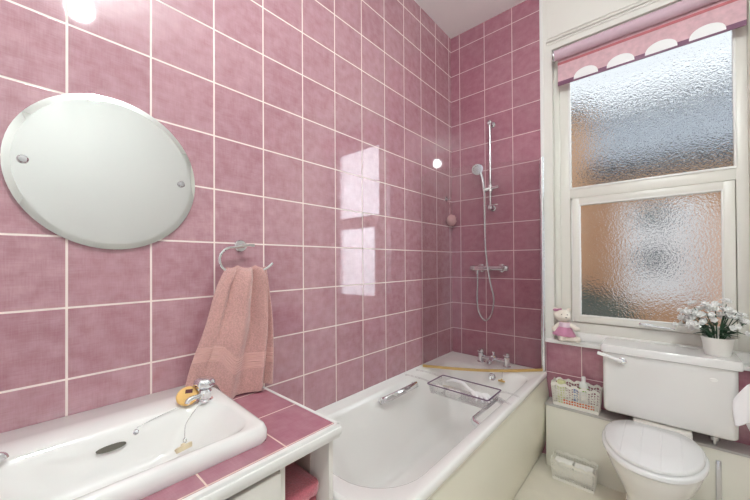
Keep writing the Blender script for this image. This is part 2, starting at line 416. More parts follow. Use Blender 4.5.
bm = bm_(); box(bm, .02, .030, -2.72, -1.702, FL+.06, .785); box(bm, .03, .40, -1.7035, -1.7005, FL+.08, .785); O('lining', bm, 'cabin', cb)
for z in (.545, FL+.08):
    bm = bm_(); box(bm, .03, .470, -1.850, -1.7045, z, z+.015); O('shelf', bm, 'cabin', cb)
d = bm_(); box(d, .490, .506, -2.74, -1.874, FL+.09, .775, .002); d = O('door', d, 'cab', cb)
bm = bm_(); cyl(bm, (.506,-1.93,.45), (.524,-1.93,.45), .009, .013); O('knob', bm, 'brushed', d)
bm = bm_(); box(bm, .44, .46, -2.72, -1.702, FL, FL+.078); O('plinth', bm, 'cab', cb)
# folded pink towels in the bay
for z, sx, lab, nm in ((.562, .0, 'rose pink towel folded on the open cabinet shelf, lower of two', 'folded_towel'), (.612, .012, 'rose pink towel folded on the open cabinet shelf, upper of two', 'folded_towel')):
    bm = bm_(); pr = []
    x0, x1, h = .20, .455+sx, .047
    rings = []
    for j in range(9):
        y = -1.842 + .128*j/8; e = .93 if j in (0, 8) else 1
        pts = []
        for k in range(28):
            a = 2*PI*k/28; cx, cz = math.cos(a), math.sin(a)
            px = (x0+x1)/2 + (x1-x0)/2*e*math.copysign(abs(cx)**.3, cx); pz = z+h/2 + h/2*e*math.copysign(abs(cz)**.5, cz) * (1 + .0*j)
            pts.append((px, y, pz + .002*math.sin(7*y*20+k)))
        rings.append(pts)
    loft(bm, rings)
    tag(O(nm, bm, 'pink', ang=60), lab, 'towel', 'pink towels in the cabinet')

BY0, BY1 = -2.470, -1.862
def rrect(x0, x1, y0, y1, r, z, n=6, zf=None):
    """rounded rectangle ring, counter-clockwise; r may be four radii (x1y1, x0y1, x0y0, x1y0)"""
    r = (r,)*4 if isinstance(r, (int, float)) else r
    cs = ((x1-r[0], y1-r[0], 0, r[0]), (x0+r[1], y1-r[1], PI/2, r[1]), (x0+r[2], y0+r[2], PI, r[2]), (x1-r[3], y0+r[3], 1.5*PI, r[3]))
    out = []
    for cx, cy, a0, rr in cs:
        for k in range(n+1):
            a = a0 + PI/2*k/n; x, y = cx+rr*math.cos(a), cy+rr*math.sin(a)
            out.append(Vector((x, y, z if zf is None else z+zf(x, y))))
    return out
bs = thing('wash_basin', 'white ceramic wash basin set into the pink tiled worktop', 'basin', (.22, -2.166, .83))
bm = bm_()
slope = lambda x, y: .012*max(0, 1-x/.20) - .010*max(0, (x-.20)/.23)         # back ledge stands a little higher
R4 = (.03, .012, .012, .03)
rings = [rrect(.004, .434, BY0+.004, BY1-.004, R4, .830, 8),
         rrect(.002, .438, BY0, BY1, R4, .838, 8),
         rrect(.002, .437, BY0, BY1, R4, .868, 8, slope),
         rrect(.003, .432, BY0+.006, BY1-.006, R4, .882, 8, slope),
         rrect(.005, .424, BY0+.014, BY1-.014, R4, .885, 8, slope),
         rrect(.150, .412, BY0+.034, BY1-.030, (.06,.10,.10,.06), .884, 8, slope),
         rrect(.158, .406, BY0+.042, BY1-.036, (.06,.10,.10,.06), .879, 8, slope),
         rrect(.172, .392, BY0+.075, BY1-.065, (.08,.10,.10,.08), .845, 8),
         rrect(.185, .372, BY0+.125, BY1-.120, (.09,.07,.07,.09), .790, 8),
         rrect(.205, .345, BY0+.180, BY1-.180, (.07,.06,.06,.07), .762, 8),
         rrect(.250, .310, -2.20, -2.13, .028, .757, 8)]
loft(bm, rings, False, True)
O('bowl', bm, 'ceramic', bs, ang=60)
bm = bm_(); pr = []
for k in range(28):
    a = 2*PI*k/28; pr.append((math.cos(a)*.031, math.sin(a)*.0075))
loft(bm, [[(.1762-w*.62+.0018, -2.166+u, .843+w*.8) for u, w in pr], [(.1762-w*.62-.004, -2.166+u, .843+w*.8) for u, w in pr]])
lbl(O('overflow_slot', bm, 'slot', bs), 'dark lens-shaped overflow slot')
bm = bm_(); lathe(bm, [(0,0),(.024,0),(.022,.003),(.012,.001),(0,.001)], (.28,-2.166,.7575)); O('waste_ring', bm, 'chrome', bs)

def basin_tap(y, sgn, label):
    t = thing('basin_tap', label, 'tap', (.163, y, .886), 'chrome basin taps')
    x = .163
    bm = bm_(); lathe(bm, [(0,0),(.024,0),(.024,.005),(.019,.009),(.018,.024),(.020,.029),(.016,.036),(0,.038)], (x, y, .886)); O('body', bm, 'chrome', t)
    bm = bm_(); dx, dy = .12, sgn*.99
    P = [(x+dx*.010, y+dy*.010, .905), (x+dx*.025, y+dy*.025, .906), (x+dx*.043, y+dy*.043, .905), (x+dx*.051, y+dy*.051, .901), (x+dx*.054, y+dy*.054, .895)]
    tube(bm, bez(P, 6), .008, 14); O('spout', bm, 'chrome', t)
    bm = bm_(); n = 28; rings = []
    for r, h in ((.010,0),(.014,.004),(.026,.012),(.030,.022),(.029,.032),(.022,.040),(.010,.043)):
        rings.append([(x+(r*(1+.07*math.cos(7*2*PI*k/n)))*math.cos(2*PI*k/n), y+(r*(1+.07*math.cos(7*2*PI*k/n)))*math.sin(2*PI*k/n), .921+h*.9) for k in range(n)])
    loft(bm, rings); O('tap_head', bm, 'chrome', t, ang=50)
    return t
basin_tap(-1.932, -1, 'chrome basin tap by the towel with amber soap behind its spout')
basin_tap(-2.402, 1, 'chrome basin tap cut by the left edge of the photo')
sp = thing('soap', 'round amber soap with dark label standing behind the basin tap spout', 'soap', (.15, -1.978, .888))
bm = bm_(); dd = Vector((.62, -.32, .72)).normalized(); c = Vector((.150, -1.978, .9105))
lathe(bm, [(0,-.007),(.026,-.007),(.030,-.003),(.030,.003),(.026,.007),(0,.007)], c, dd, 36); O('disc', bm, 'soap', sp)
bm = bm_(); xx = Vector((.45,.80,0)).normalized(); zz = dd.cross(xx).normalized()*-1
if zz.z < 0: zz = -zz
q = c + dd*.0078 + zz*.011 + xx*.004
rot = Matrix((xx, zz, dd)).transposed(); box(bm, -.010,.010,-.006,.006,-.0006,.0006, rot=rot)
for v in bm.verts: v.co += q
O('label_print', bm, 'label', sp)
# chains
def chain(bm, pts, r=.0016, step=.0046):
    P = bez(pts, 24); L = 0; last = P[0]; ball(bm, P[0], r, u=8, v=6)
    for p in P:
        if (p-last).length >= step: ball(bm, p, r, u=8, v=6); last = p
    tube(bm, P, r*.45, 6)
pc = thing('basin_plug', 'ivory plug on a chain lying in the wash basin bowl', 'plug', (.30, -2.04, .80))
bm = bm_(); chain(bm, [(.178,-1.945,.890), (.192,-1.970,.878), (.205,-2.000,.850), (.232,-2.012,.826)]); O('chain', bm, 'chrome', pc)
bm = bm_(); zr = Matrix.Rotation(.75, 3, Vector((.5,.85,0)));
lathe(bm, [(0,0),(.019,0),(.021,.006),(.022,.012),(.018,.014),(.006,.014),(.005,.018),(0,.019)], (.262,-2.022,.806), (-.45,-.10,.8)); O('stopper', bm, 'plug', pc)
bm = bm_(); tube(bm, arc((.245,-2.016,.824), .006, 0, 2*PI, 14, lambda a, b: Vector((a*.6, a*.5, b))), .0012, 6); O('chain_ring', bm, 'brushed', pc)
pc = thing('basin_chain', 'loose chrome chain stretched from the tap to the basin overflow', 'chain', (.17, -2.05, .86))
bm = bm_(); chain(bm, [(.163,-1.990,.890), (.163,-2.03,.885), (.162,-2.075,.876), (.163,-2.108,.868)]); O('links', bm, 'chrome', pc)
bm = bm_(); lathe(bm, [(0,0),(.007,0),(.007,.003),(.003,.005),(.003,.010),(0,.010)], (.166,-2.112,.858), (.8,0,.6), 16); O('anchor', bm, 'brushed', pc)

# ------------------------------------------------------------------ mirror
mr = thing('wall_mirror', 'frameless round mirror with a slanted glass edge on the pink tiled wall', 'mirror', (.0, -2.132, 1.592))
def ell(ry, rz, x, n=72): return [(x, -2.132+ry*math.cos(2*PI*k/n), 1.592+rz*math.sin(2*PI*k/n)) for k in range(n)]
bm = bm_(); loft(bm, [ell(.226,.229,.006), ell(.226,.229,.010), ell(.210,.213,.0125)], True, True); O('glass', bm, 'mirror', mr, ang=5)
bm = bm_(); loft(bm, [ell(.220,.223,.0005), ell(.220,.223,.006)], True, True); O('backing', bm, 'paint', mr)
for y in (-2.320, -1.951):
    bm = bm_(); lathe(bm, [(0,0),(.011,0),(.011,.004),(.008,.007),(0,.008)], (.0125, y, 1.592), (1,0,0)); O('fixing_cap', bm, 'brushed', mr)

# ------------------------------------------------------------------ towel ring and towel
tr = thing('towel_ring', 'chrome open towel ring on the tiled wall beside the mirror', 'towel ring', (0, -1.738, 1.387))
bm = bm_(); lathe(bm, [(0,0),(.024,0),(.024,.006),(.021,.010),(.009,.011),(.009,.045),(0,.045)], (.0005, -1.738, 1.387), (1,0,0)); O('rose', bm, 'chrome', tr)
bm = bm_()
P = [(.050,-1.705,1.388), (.050,-1.738,1.387), (.050,-1.775,1.380)] + [(.050, -1.790-.048*math.sin(a), 1.332+.046*math.cos(a)) for a in [PI*k/8 for k in range(0, 9)]] + [(.050,-1.74,1.285), (.050,-1.69,1.286), (.052,-1.655,1.297), (.055,-1.628,1.318)]
tube(bm, bez(P, 4), .0055, 12); O('ring', bm, 'chrome', tr)
# towel: folded through the ring, closed outline per height
tw = bm_(); uvl = tw.loops.layers.uv.new('UVMap')
NT, NV = 96, 60; rings = []; ZT = 1.312
for j in range(NV+1):
    v = j/NV
    yl = -1.812 - .140*(v**.85) - .004*math.sin(v*9); yr = -1.655 + .038*min(1, v*1.2)**.8 + .012*math.sin(v*5)*v
    ring = []
    for k in range(NT):
        th = 2*PI*k/NT
        s = -math.cos(th)                    # -1 left .. 1 right
        front = math.sin(th)
        y = (yl+yr)/2 + (yr-yl)/2*math.copysign(abs(s)**.8, s)
        uu = (s+1)/2
        zb = .905 if uu < .30 else (.905 - .068*min(1, (uu-.30)/.12))
        zb += .003*math.sin(uu*9+1)
        z = ZT + (zb-ZT)*v
        thick = (.028 + .012*v) * (1 - abs(s)**6)
        fold = ((.048-.012*v)*abs(math.sin(uu*PI*3.1+.5+v*.9)) - .022 + .010*math.cos(uu*2*PI*3.9+v*1.4)) * (1.0+.15*v)
        x = .050 + .006*v + front*thick + (fold if front > 0 else -fold*.25)*(1-abs(s)**8)
        if v < .12:                          # rolls over the bar
            t = v/.12; x = .050 + (x-.050)*math.sqrt(1-(1-t)**2)*.98 + .001; z -= 0
        zz = z - (.010*abs(math.sin(uu*8.5+.6)) if v < .5 else 0)*(1-v*2 if v < .5 else 0)
        ring.append((max(.006, x), y, zz))
    rings.append(ring)
loft(tw, rings, True, True)
tw.faces.ensure_lookup_table(); tw.verts.index_update()
for f in tw.faces:
    for l in f.loops:
        l[uvl].uv = ((l.vert.index % NT)/NT, (l.vert.index//NT)/NV)
tag(O('hand_towel', tw, 'towel', ang=80), 'salmon pink hand towel hanging through the chrome towel ring', 'towel')

# ------------------------------------------------------------------ bath
bt = thing('bathtub', 'white bathtub with an ivory side panel along the pink tiled wall', 'bathtub', (.35, -.83, FL))
bm = bm_(); BX1 = .688; YN = -1.672
Rr = (.03, .006, .006, .03)
wall_up = lambda x, y: .014*max(0, 1-x/.018)
rings = [rrect(.003, BX1-.004, YN+.002, -.003, Rr, .565, 8),
         rrect(.003, BX1, YN, -.003, Rr, .572, 8),
         rrect(.003, BX1, YN, -.003, Rr, .592, 8),
         rrect(.004, BX1-.006, YN+.006, -.005, Rr, .600, 8, wall_up),
         rrect(.018, BX1-.012, YN+.012, -.010, Rr, .601, 8, wall_up),
         rrect(.060, .640, -1.610, -.175, (.10,.10,.20,.20), .599, 8),
         rrect(.066, .634, -1.602, -.183, (.10,.10,.20,.20), .594, 8),
         rrect(.076, .624, -1.585, -.195, (.10,.10,.20,.20), .570, 8),
         rrect(.105, .596, -1.500, -.215, (.10,.10,.18,.18), .440, 8),
         rrect(.135, .566, -1.380, -.240, (.10,.10,.15,.15), .280, 8),
         rrect(.165, .536, -1.290, -.275, (.09,.09,.12,.12), .205, 8),
         rrect(.205, .496, -1.220, -.330, (.07,.07,.10,.10), .180, 8),
         rrect(.300, .400, -1.000, -.500, .04, .174, 8)]
loft(bm, rings, False, True); O('tub', bm, 'acrylic', bt, ang=60)
bm = bm_(); rings = []
for z, dx in ((.572,-.010),(.52,-.004),(.46,.004),(.38,.008),(.28,.004),(.18,-.010),(.10,-.026),(FL+.002,-.040)):
    x = BX1+dx-.002
    rings.append([(x, YN+.012, z), (x, -.005, z), (x-.014, -.005, z), (x-.014, YN+.012, z)])
loft(bm, rings); O('side_panel', bm, 'panel', bt, ang=60)
bm = bm_(); box(bm, .505, BX1-.03, YN+.0, YN+.012, FL, .57); O('end_panel', bm, 'panel', bt)
def grab(P0, P1, out, st=.040):
    bm = bm_(); a, b = Vector(P0), Vector(P1); o = Vector(out)
    for p in (a, b): lathe(bm, [(0,0),(.017,0),(.017,.006),(.010,.010),(0,.011)], p, o, 20)
    d = (b-a).normalized(); side = d.cross(o).normalized()
    pts = [a, a+o*(st-.012), a+o*st+d*.012, b+o*st-d*.012, b+o*(st-.012), b]
    rings = []
    for i, p in enumerate(pts):
        t = (pts[min(i+1, 5)]-pts[max(i-1, 0)]).normalized(); nn = t.cross(side).normalized()
        rings.append([p + side*(.017*math.cos(2*PI*k/16)) + nn*(.0075*math.sin(2*PI*k/16)) for k in range(16)])
    loft(bm, rings); return O('grab_handle', bm, 'chrome', bt, ang=50)
grab((.084, -.985, .555), (.084, -.680, .555), (.9, 0, .42), .045)
grab((.610, -.845, .520), (.610, -.515, .520), (-.93, 0, .36), .068)
bm = bm_(); lathe(bm, [(0,.0),(.024,0),(.024,.006),(.020,.010),(.014,.007),(.010,.012),(0,.012)], (.395, -.1985, .548), (0,-1,.12), 28); O('overflow', bm, 'chrome', bt)
bm = bm_(); lathe(bm, [(0,0),(.030,0),(.028,.004),(.014,.001),(0,.001)], (.35, -.45, .178)); O('waste_ring', bm, 'chrome', bt)
bp = thing('bath_plug', 'ivory bath plug hanging on its chain at the tap end', 'plug', (.46, -.205, .54))
bm = bm_(); chain(bm, [(.455,-.150,.603), (.458,-.176,.604), (.460,-.196,.585), (.461,-.203,.560)], .0018, .006); O('chain', bm, 'brushed', bp)
bm = bm_(); lathe(bm, [(0,0),(.020,0),(.022,.006),(.022,.010),(.006,.013),(.005,.020),(0,.020)], (.461,-.216,.534), (0,.35,1)); O('stopper', bm, 'seal', bp)

# bath mixer tap
mt = thing('bath_mixer_tap', 'chrome two-handle bath mixer tap standing behind the glass screen', 'tap', (.365, -.1, .601))
for x in (.275, .455):
    bm = bm_(); lathe(bm, [(0,0),(.026,0),(.027,.004),(.020,.010),(.018,.050),(.021,.058),(.021,.066),(.016,.070),(0,.071)], (x, -.098, .601)); O('pillar', bm, 'chrome', mt)
    bm = bm_(); lathe(bm, [(0,0),(.019,0),(.021,.004),(.020,.018),(.014,.024),(0,.025)], (x, -.098, .673)); box(bm, x-.006, x+.006, -.150, -.098, .686, .696, .003); O('handle', bm, 'chrome', mt)
bm = bm_(); tube(bm, [(.275,-.098,.638),(.32,-.098,.640),(.41,-.098,.640),(.455,-.098,.638)], [.014,.018,.018,.014], 20)
lathe(bm, [(0,0),(.020,0),(.020,.016),(.010,.020),(.008,.034),(.012,.036),(.012,.042),(0,.043)], (.365,-.098,.648)); O('bridge', bm, 'chrome', mt)
bm = bm_(); tube(bm, bez([(.365,-.105,.640), (.365,-.140,.642), (.365,-.170,.636), (.365,-.182,.620)], 6), [.015]*18+[.014], 18); O('spout', bm, 'chrome', mt)

# ------------------------------------------------------------------ shower
sh = thing('shower_valve', 'chrome thermostatic shower bar valve on the end wall', 'shower valve', (.316, 0, 1.272))
bm = bm_(); cyl(bm, (.215,-.055,1.272), (.420,-.055,1.272), .018); lathe(bm, [(0,0),(.011,0),(.011,.028),(0,.028)], (.232,-.055,1.232)); O('body', bm, 'chrome', sh)
for x, s in ((.215, -1), (.420, 1)):
    bm = bm_(); lathe(bm, [(0,0),(.020,0),(.021,.004),(.021,.026),(.017,.034),(0,.035)], (x, -.055, 1.272), (s,0,0)); O('knob', bm, 'brushed', sh)
for x in (.240, .392):
    bm = bm_(); lathe(bm, [(0,0),(.030,0),(.030,.006),(.018,.014),(.016,.045),(0,.045)], (x, -.001, 1.272), (0,-1,0)); O('wall_flange', bm, 'chrome', sh)
rl = thing('shower_riser', 'chrome shower riser rail with hand shower and hose', 'shower', (.334, 0, 1.70))
bm = bm_(); cyl(bm, (.334,-.055,1.700), (.334,-.055,2.325), .0085); O('rail', bm, 'brushed', rl)
for z in (2.318, 1.706):
    bm = bm_(); lathe(bm, [(0,0),(.021,0),(.021,.006),(.013,.014),(.013,.055),(.015,.066),(0,.070)], (.334, -.001, z), (0,-1,0)); O('bracket', bm, 'brushed', rl)
bm = bm_(); box(bm, .300, .392, -.064, -.050, 1.720, 1.728, .003); O('soap_rest', bm, 'chrome', rl)
bm = bm_(); cyl(bm, (.334,-.055,1.822), (.334,-.055,1.868), .018); cyl(bm, (.334,-.058,1.846), (.395,-.058,1.850), .013, .011); cyl(bm, (.334,-.060,1.842), (.292,-.080,1.832), .013, .016); O('slider', bm, 'chrome', rl)
hs = bm_(); tube(hs, bez([(.300,-.082,1.812), (.297,-.084,1.850), (.289,-.088,1.915), (.280,-.094,1.955), (.272,-.100,1.978)], 5), [.010]*4+[.012]*14+[.014]*3, 16); hs = O('hand_shower', hs, 'brushed', rl, ang=60)
bm = bm_(); lathe(bm, [(0,-.014),(.020,-.014),(.036,-.004),(.040,.006),(.038,.011),(0,.012)], (.262,-.108,1.985), (.28,-.86,-.32), 30); O('shower_head', bm, 'chrome', hs)
bm = bm_(); lathe(bm, [(0,.0),(.031,0),(.031,.002),(0,.003)], Vector((.262,-.108,1.985))+Vector((.28,-.86,-.32)).normalized()*.012, (.28,-.86,-.32), 30); O('spray_face', bm, 'brushed', hs)
bm = bm_(); tube(bm, bez([(.232,-.055,1.234), (.232,-.055,1.15), (.226,-.050,1.05), (.238,-.050,.950), (.285,-.050,.892), (.332,-.050,.945), (.352,-.055,1.05), (.336,-.075,1.17), (.318,-.085,1.30), (.306,-.085,1.45), (.302,-.084,1.65), (.300,-.083,1.815)], 12), .0068, 10); O('hose', bm, 'brushed', rl)
# shower screen
ss = thing('shower_screen', 'clear glass shower screen swung across the bath, yellowed bottom seal', 'shower screen', (.668, -.03, .60))
A, Bp = Vector((.668,-.030,0)), Vector((.022,-.470,0)); dirv = (Bp-A).normalized(); nrm = Vector((-dirv.y, dirv.x, 0))
def scr(t, z, off=0): p = A + (Bp-A)*t + nrm*(off + .055*math.sin(PI*t)); return Vector((p.x, p.y, z))
bm = bm_(); nseg = 20
zb = lambda t: .616
zt = lambda t: 1.985 - .055*t - (.030*(max(0, (t-.93)/.07))**2)
rings = [[scr(i/nseg, zb(i/nseg), -.003), scr(i/nseg, zb(i/nseg), .003), scr(i/nseg, zt(i/nseg), .003), scr(i/nseg, zt(i/nseg), -.003)] for i in range(nseg+1)]
loft(bm, rings); O('glass_panel', bm, 'glass', ss, smooth=False)
bm = bm_()
rings = [[scr(i/nseg, zb(i/nseg)-.012, -.006), scr(i/nseg, zb(i/nseg)-.012, .006), scr(i/nseg, zb(i/nseg)+.003, .005), scr(i/nseg, zb(i/nseg)+.003, -.005)] for i in range(nseg+1)]
loft(bm, rings); lbl(O('bottom_seal', bm, 'seal', ss), 'yellowed strip along the bottom of the glass')
bm = bm_(); box(bm, .655, .676, -.040, -.007, .604, 2.00, .004); cyl(bm, (.668,-.030,.604), (.668,-.030,2.00), .012); O('post', bm, 'chrome', ss)
for z in (.85, 1.77):
    bm = bm_(); lathe(bm, [(0,0),(.006,0),(.006,.004),(0,.005)], (.676, -.022, z), (1,0,0), 14); O('screw_cap', bm, 'chrome', ss)
# shower puff
pf = thing('shower_puff', 'dusty pink mesh shower puff hanging from a wall hook', 'shower puff', (.03, -.085, 1.64))
bm = bm_(); ball(bm, (.040,-.085,1.640), (.036,.036,.042), u=36, v=24)
for v in bm.verts:
    d = v.co-Vector((.040,-.085,1.640)); k = math.sin(d.x*260)*math.sin(d.y*240+1)*math.sin(d.z*230+.5); v.co += d.normalized()*.006*k
O('mesh_ball', bm, 'puff', pf, ang=90)
bm = bm_(); tube(bm, bez([(.024,-.095,1.800), (.020,-.110,1.76), (.030,-.092,1.68)], 8), .0016, 6); tube(bm, bez([(.024,-.095,1.800), (.024,-.083,1.76), (.036,-.085,1.68)], 8), .0016, 6); O('cord', bm, 'cord', pf)
hk = thing('wall_hook', 'small grey hook on the tiled wall holding the shower puff', 'hook', (.0, -.095, 1.80))
bm = bm_(); lathe(bm, [(0,0),(.020,0),(.020,.004),(.016,.007),(0,.008)], (.0005,-.095,1.808), (1,0,0)); O('plate', bm, 'brushed', hk)
bm = bm_(); tube(bm, bez([(.006,-.095,1.812), (.020,-.095,1.797), (.030,-.095,1.799), (.034,-.095,1.815)], 6), .004, 10); O('prong', bm, 'chrome', hk)

# ------------------------------------------------------------------ bath rack and what is in it
rk = thing('bath_rack', 'clear acrylic bath rack lying across the bathtub rims', 'bath rack', (.40, -.62, .60))
X0, X1, Y0, Y1 = .212, .578, -.718, -.532
bm = bm_()
lo = rrect(X0+.012, X1-.012, Y0+.012, Y1-.012, .012, .552, 4)
hi = rrect(X0, X1, Y0, Y1, .015, .604, 4)
lo2 = rrect(X0+.015, X1-.015, Y0+.015, Y1-.015, .012, .555, 4); hi2 = rrect(X0+.003, X1-.003, Y0+.003, Y1-.003, .015, .604, 4)
loft(bm, [lo, hi, hi2, lo2], True, True); O('tray', bm, 'acry', rk)
bm = bm_(); tube(bm, rrect(X0, X1, Y0, Y1, .012, .606, 4), .0036, 8, closed=True); lbl(O('tray_rim', bm, 'acrye', rk), 'purple tinted rim of the clear tray')
for y in (-.685, -.565):
    bm = bm_(); tube(bm, bez([(X1-.002,y,.606), (.61,y,.612), (.65,y,.612), (.678,y,.608), (.684,y,.604)], 6), .0045, 8); O('arm', bm, 'acry', rk)
    bm = bm_(); tube(bm, bez([(X0+.002,y,.606), (.16,y,.612), (.09,y,.612), (.045,y,.610), (.036,y,.607)], 6), .0045, 8); O('arm', bm, 'acry', rk)
bsx = thing('back_scrubber', 'white hand-shaped back scrubber lying in the bath rack', 'scrubber', (.44, -.64, .57))
bm = bm_(); tube(bm, bez([(.262,-.575,.590), (.31,-.585,.612), (.38,-.605,.618), (.44,-.640,.606), (.475,-.655,.600)], 8), [.007]*8+[.009]*16+[.010]*9, 12); O('handle', bm, 'moon', bsx)
bm = bm_(); ball(bm, (.492,-.658,.600), (.032,.028,.009), Matrix.Rotation(-.3, 3, 'Z'))
for a, L in ((-1.0,.042),(-.55,.056),(-.12,.062),(.30,.058),(.80,.044)):
    c0 = Vector((.500,-.660,.600)); d = Vector((math.cos(a-.3), math.sin(a-.3), 0))
    tube(bm, bez([c0+d*.012, c0+d*(.02+L*.5)+Vector((0,0,.004)), c0+d*(.02+L)-Vector((0,0,.010))], 6), [.0068]*10+[.005]*3, 10)
O('finger_comb', bm, 'moon', bsx, ang=60)
bm = bm_(); ball(bm, (.262,-.668,.575), (.034,.026,.0185)); tag(O('soap', bm, 'pot'), 'white oval soap at the wall end of the bath rack', 'soap')
bm = bm_(); box(bm, .318, .398, -.700, -.650, .5562, .588, .010, 3); tag(O('sponge', bm, 'paper'), 'white oblong sponge in the middle of the bath rack', 'sponge')

# ------------------------------------------------------------------ boxed-in pipes behind the toilet
px = thing('pipe_boxing', 'low cream pipe boxing with grey top behind the toilet', 'pipe boxing', (1.4, -.06, FL))
bm = bm_(); box(bm, .700, XR-.002, -.120, -.001, FL, .424, .001); O('front_board', bm, 'boxing', px)
bm = bm_(); box(bm, .696, XR-.002, -.126, -.001, .424, .436, .002); lbl(O('top_board', bm, 'ledge', px), 'grey top board')
bm = bm_(); box(bm, 1.432, 1.452, -.129, -.1205, FL+.02, .375, .003); O('pull_strip', bm, 'brushed', px)

# ------------------------------------------------------------------ toilet
TX = 1.207
to = thing('toilet', 'white toilet with closed lid under the window', 'toilet', (TX, -.4, FL))
def egg(yb, yf, w, z, n=40, back=.9, cx=TX):
    yb += .012; yf += .022
    """plan outline: squarish towards the back, round to the front"""
    yc = yb - (yb-yf)*.40; out = []
    for k in range(n):
        a = 2*PI*k/n; c, s = math.cos(a), math.sin(a)
        x = cx + w*math.copysign(abs(c)**(.92 if s < 0 else .80), c)
        y = yc + (s*(yb-yc) if s > 0 else s*(yc-yf))
        out.append(Vector((x, y, z)))
    return out
bm = bm_(); loft(bm, [egg(-.24,-.52,.110,FL+.001), egg(-.24,-.52,.112,FL+.03), egg(-.24,-.50,.098,FL+.10), egg(-.22,-.53,.105,FL+.18), egg(-.20,-.585,.138,FL+.26), egg(-.18,-.635,.165,FL+.33), egg(-.18,-.655,.176,FL+.37), egg(-.18,-.660,.178,FL+.392), egg(-.19,-.650,.172,FL+.398)])
box(bm, TX-.095, TX+.095, -.24, -.131, FL+.15, FL+.415, .012); O('pan', bm, 'ceramic', to, ang=50)
bm = bm_(); loft(bm, [egg(-.205,-.665,.180,FL+.399), egg(-.200,-.675,.186,FL+.404), egg(-.200,-.675,.187,FL+.416), egg(-.205,-.668,.181,FL+.423)]); O('seat', bm, 'seat', to, ang=50)
bm = bm_(); loft(bm, [egg(-.212,-.655,.168,FL+.424), egg(-.205,-.664,.176,FL+.428), egg(-.205,-.664,.177,FL+.438), egg(-.212,-.654,.170,FL+.446), egg(-.30,-.56,.10,FL+.449)]); O('lid', bm, 'lid', to, ang=50)
TX = 1.242
bm = bm_(); box(bm, TX-.110, TX+.110, -.222, -.165, FL+.399, FL+.452, .008); O('hinge_plate', bm, 'cab', to)
CX0, CX1 = 1.004, 1.502
bm = bm_(); rings = []
for z, ins in ((.505,.016),(.510,.006),(.520,.001),(.60,0),(.825,-.001)):
    rings.append(rrect(CX0+ins, CX1-ins, -.200+ins, -.012, (.012,.012,.022,.022), z, 6))
loft(bm, rings); O('cistern', bm, 'cistern', to, ang=50)
bm = bm_(); loft(bm, [rrect(CX0-.004, CX1+.006, -.205, -.010, (.012,.012,.02,.02), .825, 6), rrect(CX0-.008, CX1+.014, -.213, -.008, (.012,.012,.02,.02), .829, 6), rrect(CX0-.008, CX1+.016, -.214, -.008, (.012,.012,.02,.02), .860, 6), rrect(CX0-.004, CX1+.012, -.209, -.010, (.012,.012,.02,.02), .868, 6)]); O('cistern_lid', bm, 'cistern', to, ang=50)
bm = bm_(); lathe(bm, [(0,0),(.018,0),(.018,.006),(.012,.010),(.011,.022),(0,.024)], (1.090,-.200,.792), (0,-1,0)); O('lever_boss', bm, 'chrome', to)
bm = bm_(); tube(bm, bez([(1.092,-.222,.792), (1.060,-.226,.803), (1.020,-.229,.815), (.985,-.228,.822)], 6), [.0095]*6+[.008]*7+[.0095]*5+[.009], 14); O('flush_lever', bm, 'seat', to)
bm = bm_(); pr = [(.014*math.cos(2*PI*k/28), .0085*math.sin(2*PI*k/28)) for k in range(28)]
loft(bm, [[(1.423+a, -.2005, .770+b) for a, b in pr], [(1.423+a*.9, -.2035, .770+b*.9) for a, b in pr]]); O('badge', bm, 'edge', to)
bm = bm_(); lathe(bm, [(0,0),(.020,0),(.020,.016),(.013,.018),(.013,.045),(0,.045)], (1.432,-.10,.462), n=16); cyl(bm, (1.432,-.10,.437), (1.432,-.10,.465), .009); O('inlet_fitting', bm, 'brushed', to)

